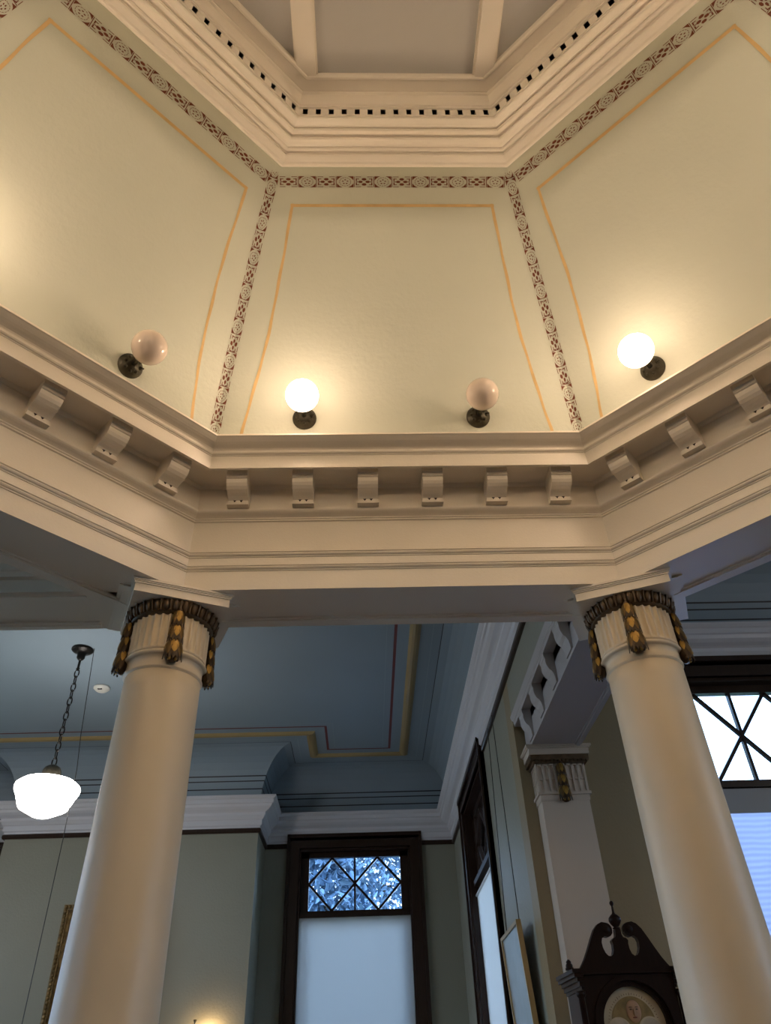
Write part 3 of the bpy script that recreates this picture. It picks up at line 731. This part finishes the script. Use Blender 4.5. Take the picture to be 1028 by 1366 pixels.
# ------------------------------------------------------------------ gilt framed painting on the chimney breast (mostly behind the column)
pt = thing('framed_painting', 'ornate gilt framed painting half hidden behind the left column', 'painting', (-3.70, YC, 0.9))
def ringbox(m, hw, h0, h1, w, y0, y1, mat=0):
    m.box(-hw, -hw+w, y0, y1, h0, h1, mat); m.box(hw-w, hw, y0, y1, h0, h1, mat); m.box(-hw+w, hw-w, y0, y1, h1-w, h1, mat); m.box(-hw+w, hw-w, y0, y1, h0, h0+w, mat)
tl = Matrix.Rotation(-0.07, 4, 'X')
m = MB()
ringbox(m, 0.685, -0.55, 1.56, 0.07, -0.15, -0.06); ringbox(m, 0.625, -0.49, 1.50, 0.05, -0.12, -0.05); ringbox(m, 0.585, -0.45, 1.46, 0.03, -0.10, -0.05)
for i in range(40):
    zz = -0.53+2.05*i/39
    for sx in (-1, 1): m.sphere((sx*0.655, -0.15, zz), 0.028, 8, 6, 0, (0.9, 0.7, 1.1))
for i in range(26):
    xx = -0.655+1.31*i/25; m.sphere((xx, -0.15, 1.53), 0.028, 8, 6, 0, (1.1, 0.7, 0.9))
o1 = m.build('gilt_frame', FRAMEG, pt); o1.rotation_euler.x = 0.03
m = MB(); m.box(-0.565, 0.565, -0.085, -0.06, -0.43, 1.42); o1 = m.build('canvas', CANVAS, pt); o1.rotation_euler.x = 0.03

# wall sconce just below the picture edge, lighting the chimney breast
sc = thing('wall_sconce', 'small dark wall sconce glowing low on the chimney breast right of the left column', 'wall lamp', (-2.20, YC, 0.70))
m = MB(); m.lathe([(0.07, 0), (0.07, 0.02), (0.05, 0.03), (0.0001, 0.035)], 20, 0, Matrix.Rotation(PI/2, 4, 'X')); m.build('back_plate', BRONZE, sc)
m = MB(); m.tube([(0, -0.02, 0), (-0.03, -0.09, -0.03), (-0.06, -0.15, 0.02), (-0.07, -0.16, 0.12)], 0.012, 8); m.lathe([(0.03, 0.12), (0.035, 0.16), (0.03, 0.17)], 14, 0, Matrix.Translation((-0.07, -0.16, 0)))
m.lathe([(0.004, 0.22), (0.010, 0.235), (0.010, 0.25), (0.004, 0.265), (0.020, 0.30), (0.024, 0.312), (0.0001, 0.316)], 12, 0, Matrix.Translation((-0.125, -0.135, 0)))
m.tube([(-0.07, -0.16, 0.14), (-0.12, -0.15, 0.16), (-0.125, -0.135, 0.23)], 0.007, 8)
m.build('arm', BRONZE, sc)
m = MB(); m.sphere((0.05, -0.12, 0.13), 0.05, 16, 10, 0, (1, 1, 1.3)); m.build('bulb', BULB, sc)

# ------------------------------------------------------------------ leaning framed print on the right wall
pr_ = thing('framed_print', 'pale glazed print in thin gilt frame leaning out from the right wall', 'picture', (XR, 8.02, 0.0))
LEAN = Matrix.Translation((-0.015, 0, -0.35)) @ Matrix.Rotation(-0.052, 4, 'Y')
m = MB()
H = 1.655; hw = 0.50
for (y0, y1, z0, z1) in ((-hw, -hw+0.03, 0, H), (hw-0.03, hw, 0, H), (-hw+0.03, hw-0.03, 0, 0.03), (-hw+0.03, hw-0.03, H-0.03, H)):
    m.box(-0.045, 0.0, y0, y1, z0, z1, 0, LEAN)
m.build('frame', FRAMEP, pr_)
m = MB(); m.box(-0.03, -0.005, -hw+0.03, hw-0.03, 0.03, H-0.03, 0, LEAN); m.build('glazed_print', PICT, pr_)
m = MB()
m.tube([(-0.085, 0.44, 1.27), (-0.045, 0.32, 3.44)], 0.0045, 5); m.build('hanging_wire', WIRE, pr_)
m = MB(); m.tube([(-0.085, -0.34, 1.27), (-0.045, -0.05, 3.44)], 0.0045, 5); m.build('hanging_wire', WIRE, pr_)

# ------------------------------------------------------------------ tall case clock
ck = thing('longcase_clock', 'tall dark wooden clock with swan neck pediment beside the right column', 'clock', (1.862, 6.20, FLOOR-0.0), math.radians(3.0))
o = EYE
half = [(0.335, .735), (0.318, .755), (0.285, .80), (0.25, .86), (0.215, .925), (0.18, .985), (0.148, 1.018), (0.115, 1.032), (0.082, 1.027), (0.056, 1.010), (0.043, .985), (0.046, .958), (0.062, .940), (0.085, .933), (0.112, .938),
        (0.132, .925), (0.140, .900), (0.137, .865), (0.125, .833), (0.108, .814), (0.088, .810), (0.070, .824), (0.060, .852), (0.057, .885), (0.062, .910), (0.048, .925), (0.030, .930), (0.022, .948), (0.020, .985), (0.0, .985)]
m = MB()
for sx in (-1, 1):
    pts = [(sx*x, z+o) for x, z in half] + [(0, .735+o)]
    m.prism(pts, -0.02, 0.03, 'y')
    m.lathe([(0.0001, -0.03), (0.02, -0.03), (0.028, -0.02), (0.046, -0.018), (0.046, 0.03), (0.0001, 0.03)], 20, 0, Matrix.Translation((sx*0.088, 0, .982+o)) @ Matrix.Rotation(-PI/2, 4, 'X'))
m.build('swan_neck_pediment', CLOCKW, ck)
m = MB(); m.lathe([(0.022, 0.985), (0.03, 0.992), (0.018, 1.0), (0.024, 1.006), (0.036, 1.02), (0.046, 1.04), (0.044, 1.06), (0.028, 1.078), (0.014, 1.088), (0.009, 1.10), (0.008, 1.125), (0.006, 1.14), (0.012, 1.148), (0.016, 1.16), (0.012, 1.172), (0.0001, 1.178)], 20, 0, Matrix.Translation((0, 0.005, o)))
m.build('finial', CLOCKW, ck)
m = MB()                                         # hood with moulded cornice and arched front
D0, D1 = -0.02, 0.40
def arch_face(r_in, r_out_box, y0, y1, mat=0):
    """front board with arched opening"""
    hwo = r_out_box; zt = 0.735; zb = -0.20; zc = 0.40
    N = 20; inner = [(-r_in, zb)] + [(r_in*-math.cos(PI*i/N), zc+r_in*math.sin(PI*i/N)) for i in range(N+1)] + [(r_in, zb)]
    outer = [(-hwo, zb)] + [(max(-hwo, min(hwo, -hwo*1.42*math.cos(PI*i/N))), min(zt, zc+0.9*math.sin(PI*i/N))) for i in range(N+1)] + [(hwo, zb)]
    nn = len(inner); vs = []
    for y in (y0, y1):
        vs += [(x, y, z+o) for x, z in inner] + [(x, y, z+o) for x, z in outer]
    fs = []
    for i in range(nn-1):
        fs += [(i, i+1, nn+i+1, nn+i), (2*nn+i, 3*nn+i, 3*nn+i+1, 2*nn+i+1), (i, 2*nn+i, 2*nn+i+1, i+1), (nn+i, nn+i+1, 3*nn+i+1, 3*nn+i)]
    m.add(vs, fs, mat)
arch_face(0.255, 0.335, D0, D0+0.03)
N = 24
for r0, r1, y0, y1 in ((0.225, 0.26, D0+0.012, D0+0.04), (0.262, 0.29, D0-0.012, D0+0.01)):
    vs = []; 
    for i in range(N+1):
        a = PI*i/N
        for r in (r0, r1):
            for y in (y0, y1): vs.append((-r*math.cos(a), y, 0.40+r*math.sin(a)+o))
    fs = []
    for i in range(N):
        b = 4*i; fs += [(b, b+2, b+6, b+4), (b+1, b+5, b+7, b+3), (b, b+4, b+5, b+1), (b+2, b+3, b+7, b+6)]
    m.add(vs, fs, 0)
    for sx in (-1, 1):
        a, b = sorted((sx*r0, sx*r1)); m.box(a, b, y0, y1, -0.2+o, 0.40+o)
m.box(-0.335, -0.30, D0+0.03, D1, -0.2+o, 0.70+o); m.box(0.30, 0.335, D0+0.03, D1, -0.2+o, 0.70+o); m.box(-0.335, 0.335, D1-0.03, D1, -0.2+o, 0.70+o); m.box(-0.335, 0.335, D0+0.03, D1, 0.66+o, 0.70+o)
m.sweep([(-0.335, D1), (-0.335, D0), (0.335, D0), (0.335, D1)][::-1], [(0, .62+o)]*1 + [(0, .62+o), (-0.02, .63+o), (-0.025, .66+o), (-0.05, .675+o), (-0.065, .70+o), (-0.085, .705+o), (-0.085, .735+o), (0, .735+o)], False, True) if False else None
for sx in (-1, 1):
    for e, z0, z1 in ((0.012, .61, .63), (0.025, .63, .66), (0.04, .66, .685), (0.06, .685, .71), (0.072, .71, .735)):
        a, b = sorted((sx*0.20 if False else sx*0.33, sx*(0.335+e))); m.box(a, b, D0-e*0.6, D1, z0+o, z1+o)
m.box(-0.335, 0.335, D0-0.02, D1, .70+o, .738+o)
m.box(-0.36, 0.36, D0-0.03, D1, -0.26+o, -0.20+o)
m.build('hood', CLOCKW, ck)
m = MB()
for sx in (-1, 1):
    m.lathe([(0.028, 0), (0.034, 0.02), (0.026, 0.03), (0.026, 0.05), (0.021, 0.56), (0.03, 0.57), (0.034, 0.58), (0.034, 0.60)], 16, 0, Matrix.Translation((sx*0.36, D0+0.0, o)))
    m.build('hood_colonnette', CLOCKW, ck); m = MB()
m = MB()
m.sphere((-0.40, 0.02, 0.758+o), 0.026, 12, 8); m.lathe([(0.032, 0.735+o), (0.03, 0.75+o)], 12, 0, Matrix.Translation((-0.40, 0.02, 0)))
m.lathe([(0.012, 0.77), (0.02, 0.785), (0.008, 0.80), (0.0001, 0.802)], 10, 0, Matrix.Translation((-0.40, 0.02, o)))
m.build('corner_finial', CLOCKW, ck)
m = MB(); N = 28; R = 0.228
m.prism([(-R, -0.19+o)]+[(-R*math.cos(PI*i/N), 0.40+R*math.sin(PI*i/N)+o) for i in range(N+1)]+[(R, -0.19+o)], D0+0.045, D0+0.055, 'y', 0)
def disc(cx, cz, rx, rz, y, mat, n=28, a0=0, a1=2*PI):
    m.prism([(cx+rx*math.cos(a0+(a1-a0)*i/n), cz+rz*math.sin(a0+(a1-a0)*i/n)+o) for i in range(n+(0 if a1-a0 > 6 else 1))], y, D0+0.046, 'y', mat)
disc(0, 0.40, 0.158, 0.168, D0+0.041, 1, 28, 0, PI)
m.box(-0.158, 0.158, D0+0.041, D0+0.046, 0.37+o, 0.40+o, 1)
for i in range(31):                              # age scale of the moon arch
    a = PI*i/30; L = 0.016 if i % 5 == 0 else 0.008
    M = Matrix.Translation((-0.178*math.cos(a), D0+0.0435, 0.40+0.182*math.sin(a)+o)) @ Matrix.Rotation(-(PI/2-a), 4, 'Y')
    m.box(-0.0015, 0.0015, -0.001, 0.001, -L/2, L/2, 3, M)
disc(-0.112, 0.36, 0.088, 0.088, D0+0.037, 0); disc(0.112, 0.36, 0.088, 0.088, D0+0.037, 0)
for sx in (-1, 1): disc(sx*0.112, 0.36, 0.078, 0.078, D0+0.0365, 4)
m.box(-0.2, 0.2, D0+0.036, D0+0.046, 0.23+o, 0.285+o, 0)
for i in range(12):                              # hour marks of the dial below
    a = 2*PI*i/12
    M = Matrix.Translation((0.17*math.sin(a), D0+0.0435, 0.03+0.17*math.cos(a)+o)) @ Matrix.Rotation(a, 4, 'Y')
    m.box(-0.006, 0.006, -0.001, 0.001, -0.022, 0.022, 3, M)
m.build('painted_dial', [DIAL, DIALG, SKIN, HAIRM, paint('cloud_enamel', (0.44, 0.37, 0.27), 0.5, 0, 1, 0.2, vscale=18)], ck)
m = MB()                                         # painted moon face
fx, fz = 0.010, 0.478
M = Matrix.Translation((fx, D0+0.041, fz+o))
m.sphere((0, 0.004, 0.012), 1, 20, 14, 1, (0.066, 0.006, 0.072), M)
m.sphere((0, 0, 0), 1, 20, 14, 0, (0.053, 0.012, 0.068), M)
m.sphere((0, -0.012, -0.008), 1, 10, 8, 0, (0.010, 0.008, 0.022), M)
for sx in (-1, 1):
    m.sphere((sx*0.021, -0.0095, 0.012), 1, 10, 8, 1, (0.010, 0.004, 0.005), M); m.sphere((sx*0.021, -0.0095, 0.025), 1, 10, 8, 1, (0.014, 0.003, 0.003), M)
m.sphere((0, -0.0095, -0.036), 1, 10, 8, 2, (0.017, 0.003, 0.005), M)
m.build('moon_face', [SKIN, HAIRM, STEN], ck)
m = MB(); m.box(-0.26, 0.26, 0.03, 0.40, -1.45+o, -0.26+o); m.box(-0.20, 0.20, 0.015, 0.03, -1.38+o, -0.34+o)
m.build('trunk', CLOCKW, ck)
m = MB(); m.box(-0.36, 0.36, -0.02, 0.44, 0.10, 0.72); m.box(-0.30, 0.30, 0.0, 0.42, 0.72, 0.78); m.box(-0.39, 0.39, -0.05, 0.46, 0.0, 0.10); m.box(-0.28, 0.28, -0.035, -0.02, 0.18, 0.64)
m.build('plinth', CLOCKW, ck)

# ------------------------------------------------------------------ outside
m = MB(); m.box(-40, 40, -40, 60, FLOOR-1.6, FLOOR-1.5)
struct(m.build('ground', LAWN), 'lawn outside the building', 'ground')
def tree(loc, H, Rr, n, label, seed):
    rd = random.Random(seed)
    t = thing('evergreen_tree', label, 'tree', loc, 0, 'trees outside the end window')
    m = MB(); m.tube([(0, 0, 0), (0.1, 0, H*0.4), (0, 0.05, H*0.95)], [0.22, 0.15, 0.03], 10)
    for i in range(26):
        a = rd.uniform(0, 2*PI); z = H*rd.uniform(0.2, 0.9); rr = Rr*(1.05-z/H)
        m.tube([(0, 0, z), (rr*0.6*math.cos(a), rr*0.6*math.sin(a), z+0.05), (rr*math.cos(a), rr*math.sin(a), z-0.25)], [0.04, 0.025, 0.01], 5)
    m.build('trunk', BARK, t)
    m = MB()
    for i in range(n):
        a = rd.uniform(0, 2*PI); z = H*(0.12+0.88*rd.random()**0.9); rr = Rr*(1.08-z/H)*math.sqrt(rd.random())+0.05
        c = Vector((rr*math.cos(a), rr*math.sin(a), z-0.2*rr))
        q = Matrix.Translation(c) @ Matrix.Rotation(rd.uniform(0, 6.28), 4, 'Z') @ Matrix.Rotation(rd.uniform(-1.2, 1.2), 4, 'X') @ Matrix.Rotation(rd.uniform(-1, 1), 4, 'Y')
        L, w = rd.uniform(0.10, 0.24), rd.uniform(0.03, 0.07)
        m.add([(-w, 0, 0), (0, -0.3*L, 0.02), (w, 0, 0), (w*0.5, L, 0), (0, L*1.3, -0.03), (-w*0.5, L, 0)], [(0, 1, 2, 3, 4, 5)], 0, False, q)
    m.build('foliage', LEAF, t)
tree((-1.0, 18.6, FLOOR-1.5), 10.5, 2.9, 9000, 'haze-tinted evergreen tree behind the left diamond of the end window', 3)
tree((0.5, 25.4, FLOOR-1.5), 13.5, 3.6, 9000, 'haze-tinted evergreen tree behind the right diamond of the end window', 5)

# ------------------------------------------------------------------ to metres, floor at z = 0
done = set()
for ob in list(C.objects):
    ob.location = ob.location*S if ob.parent else (ob.location+Vector((0, 0, EYE)))*S
    if ob.type == 'MESH' and ob.data.name not in done:
        done.add(ob.data.name); ob.data.transform(Matrix.Scale(S, 4))

# ------------------------------------------------------------------ world, camera, render look
w = bpy.data.worlds.new('overcast_dusk_sky'); bpy.context.scene.world = w; w.use_nodes = True
n, l = w.node_tree.nodes, w.node_tree.links; bg = n['Background']
tc = n.new('ShaderNodeTexCoord'); sx = n.new('ShaderNodeSeparateXYZ'); cr = n.new('ShaderNodeValToRGB')
cr.color_ramp.elements[0].position = 0.0; cr.color_ramp.elements[0].color = (0.55, 0.74, 1.0, 1)
cr.color_ramp.elements[1].position = 0.6; cr.color_ramp.elements[1].color = (0.32, 0.55, 1.0, 1)
l.new(tc.outputs['Generated'], sx.inputs[0]); l.new(sx.outputs['Z'], cr.inputs['Fac']); l.new(cr.outputs['Color'], bg.inputs['Color'])
bg.inputs['Strength'].default_value = 4.0

def camera():
    f, yaw, pitch, roll = 985.5593400026703, 0.042659316160392334, 0.6789137924534107, -0.03997688665974679
    cy, sy = math.cos(yaw), math.sin(yaw)
    F = Vector((sy*math.cos(pitch), cy*math.cos(pitch), math.sin(pitch)))
    R0 = Vector((cy, -sy, 0)); U0 = R0.cross(F)
    c, s = math.cos(roll), math.sin(roll)
    R = c*R0+s*U0; U = -s*R0+c*U0
    cam = bpy.data.cameras.new('camera'); co = bpy.data.objects.new('camera', cam); C.objects.link(co)
    M = Matrix((( R.x, U.x, -F.x, 0), (R.y, U.y, -F.y, 0), (R.z, U.z, -F.z, EYE*S), (0, 0, 0, 1)))
    co.matrix_world = M
    cam.sensor_fit = 'VERTICAL'; cam.sensor_height = 24.0; cam.lens = 24.0*f/1366.0; cam.clip_start = 0.05; cam.clip_end = 200
    bpy.context.scene.camera = co
camera()
sc_ = bpy.context.scene
sc_.view_settings.view_transform = 'Standard'; sc_.view_settings.look = 'None'; sc_.view_settings.gamma = 1.0
sc_.view_settings.use_curve_mapping = False
sc_.view_settings.exposure = 0.80
sc_.cycles.use_denoising = True
sc_.cycles.max_bounces = 8; sc_.cycles.diffuse_bounces = 5; sc_.cycles.transparent_max_bounces = 12
sc_.cycles.sample_clamp_indirect = 6.0
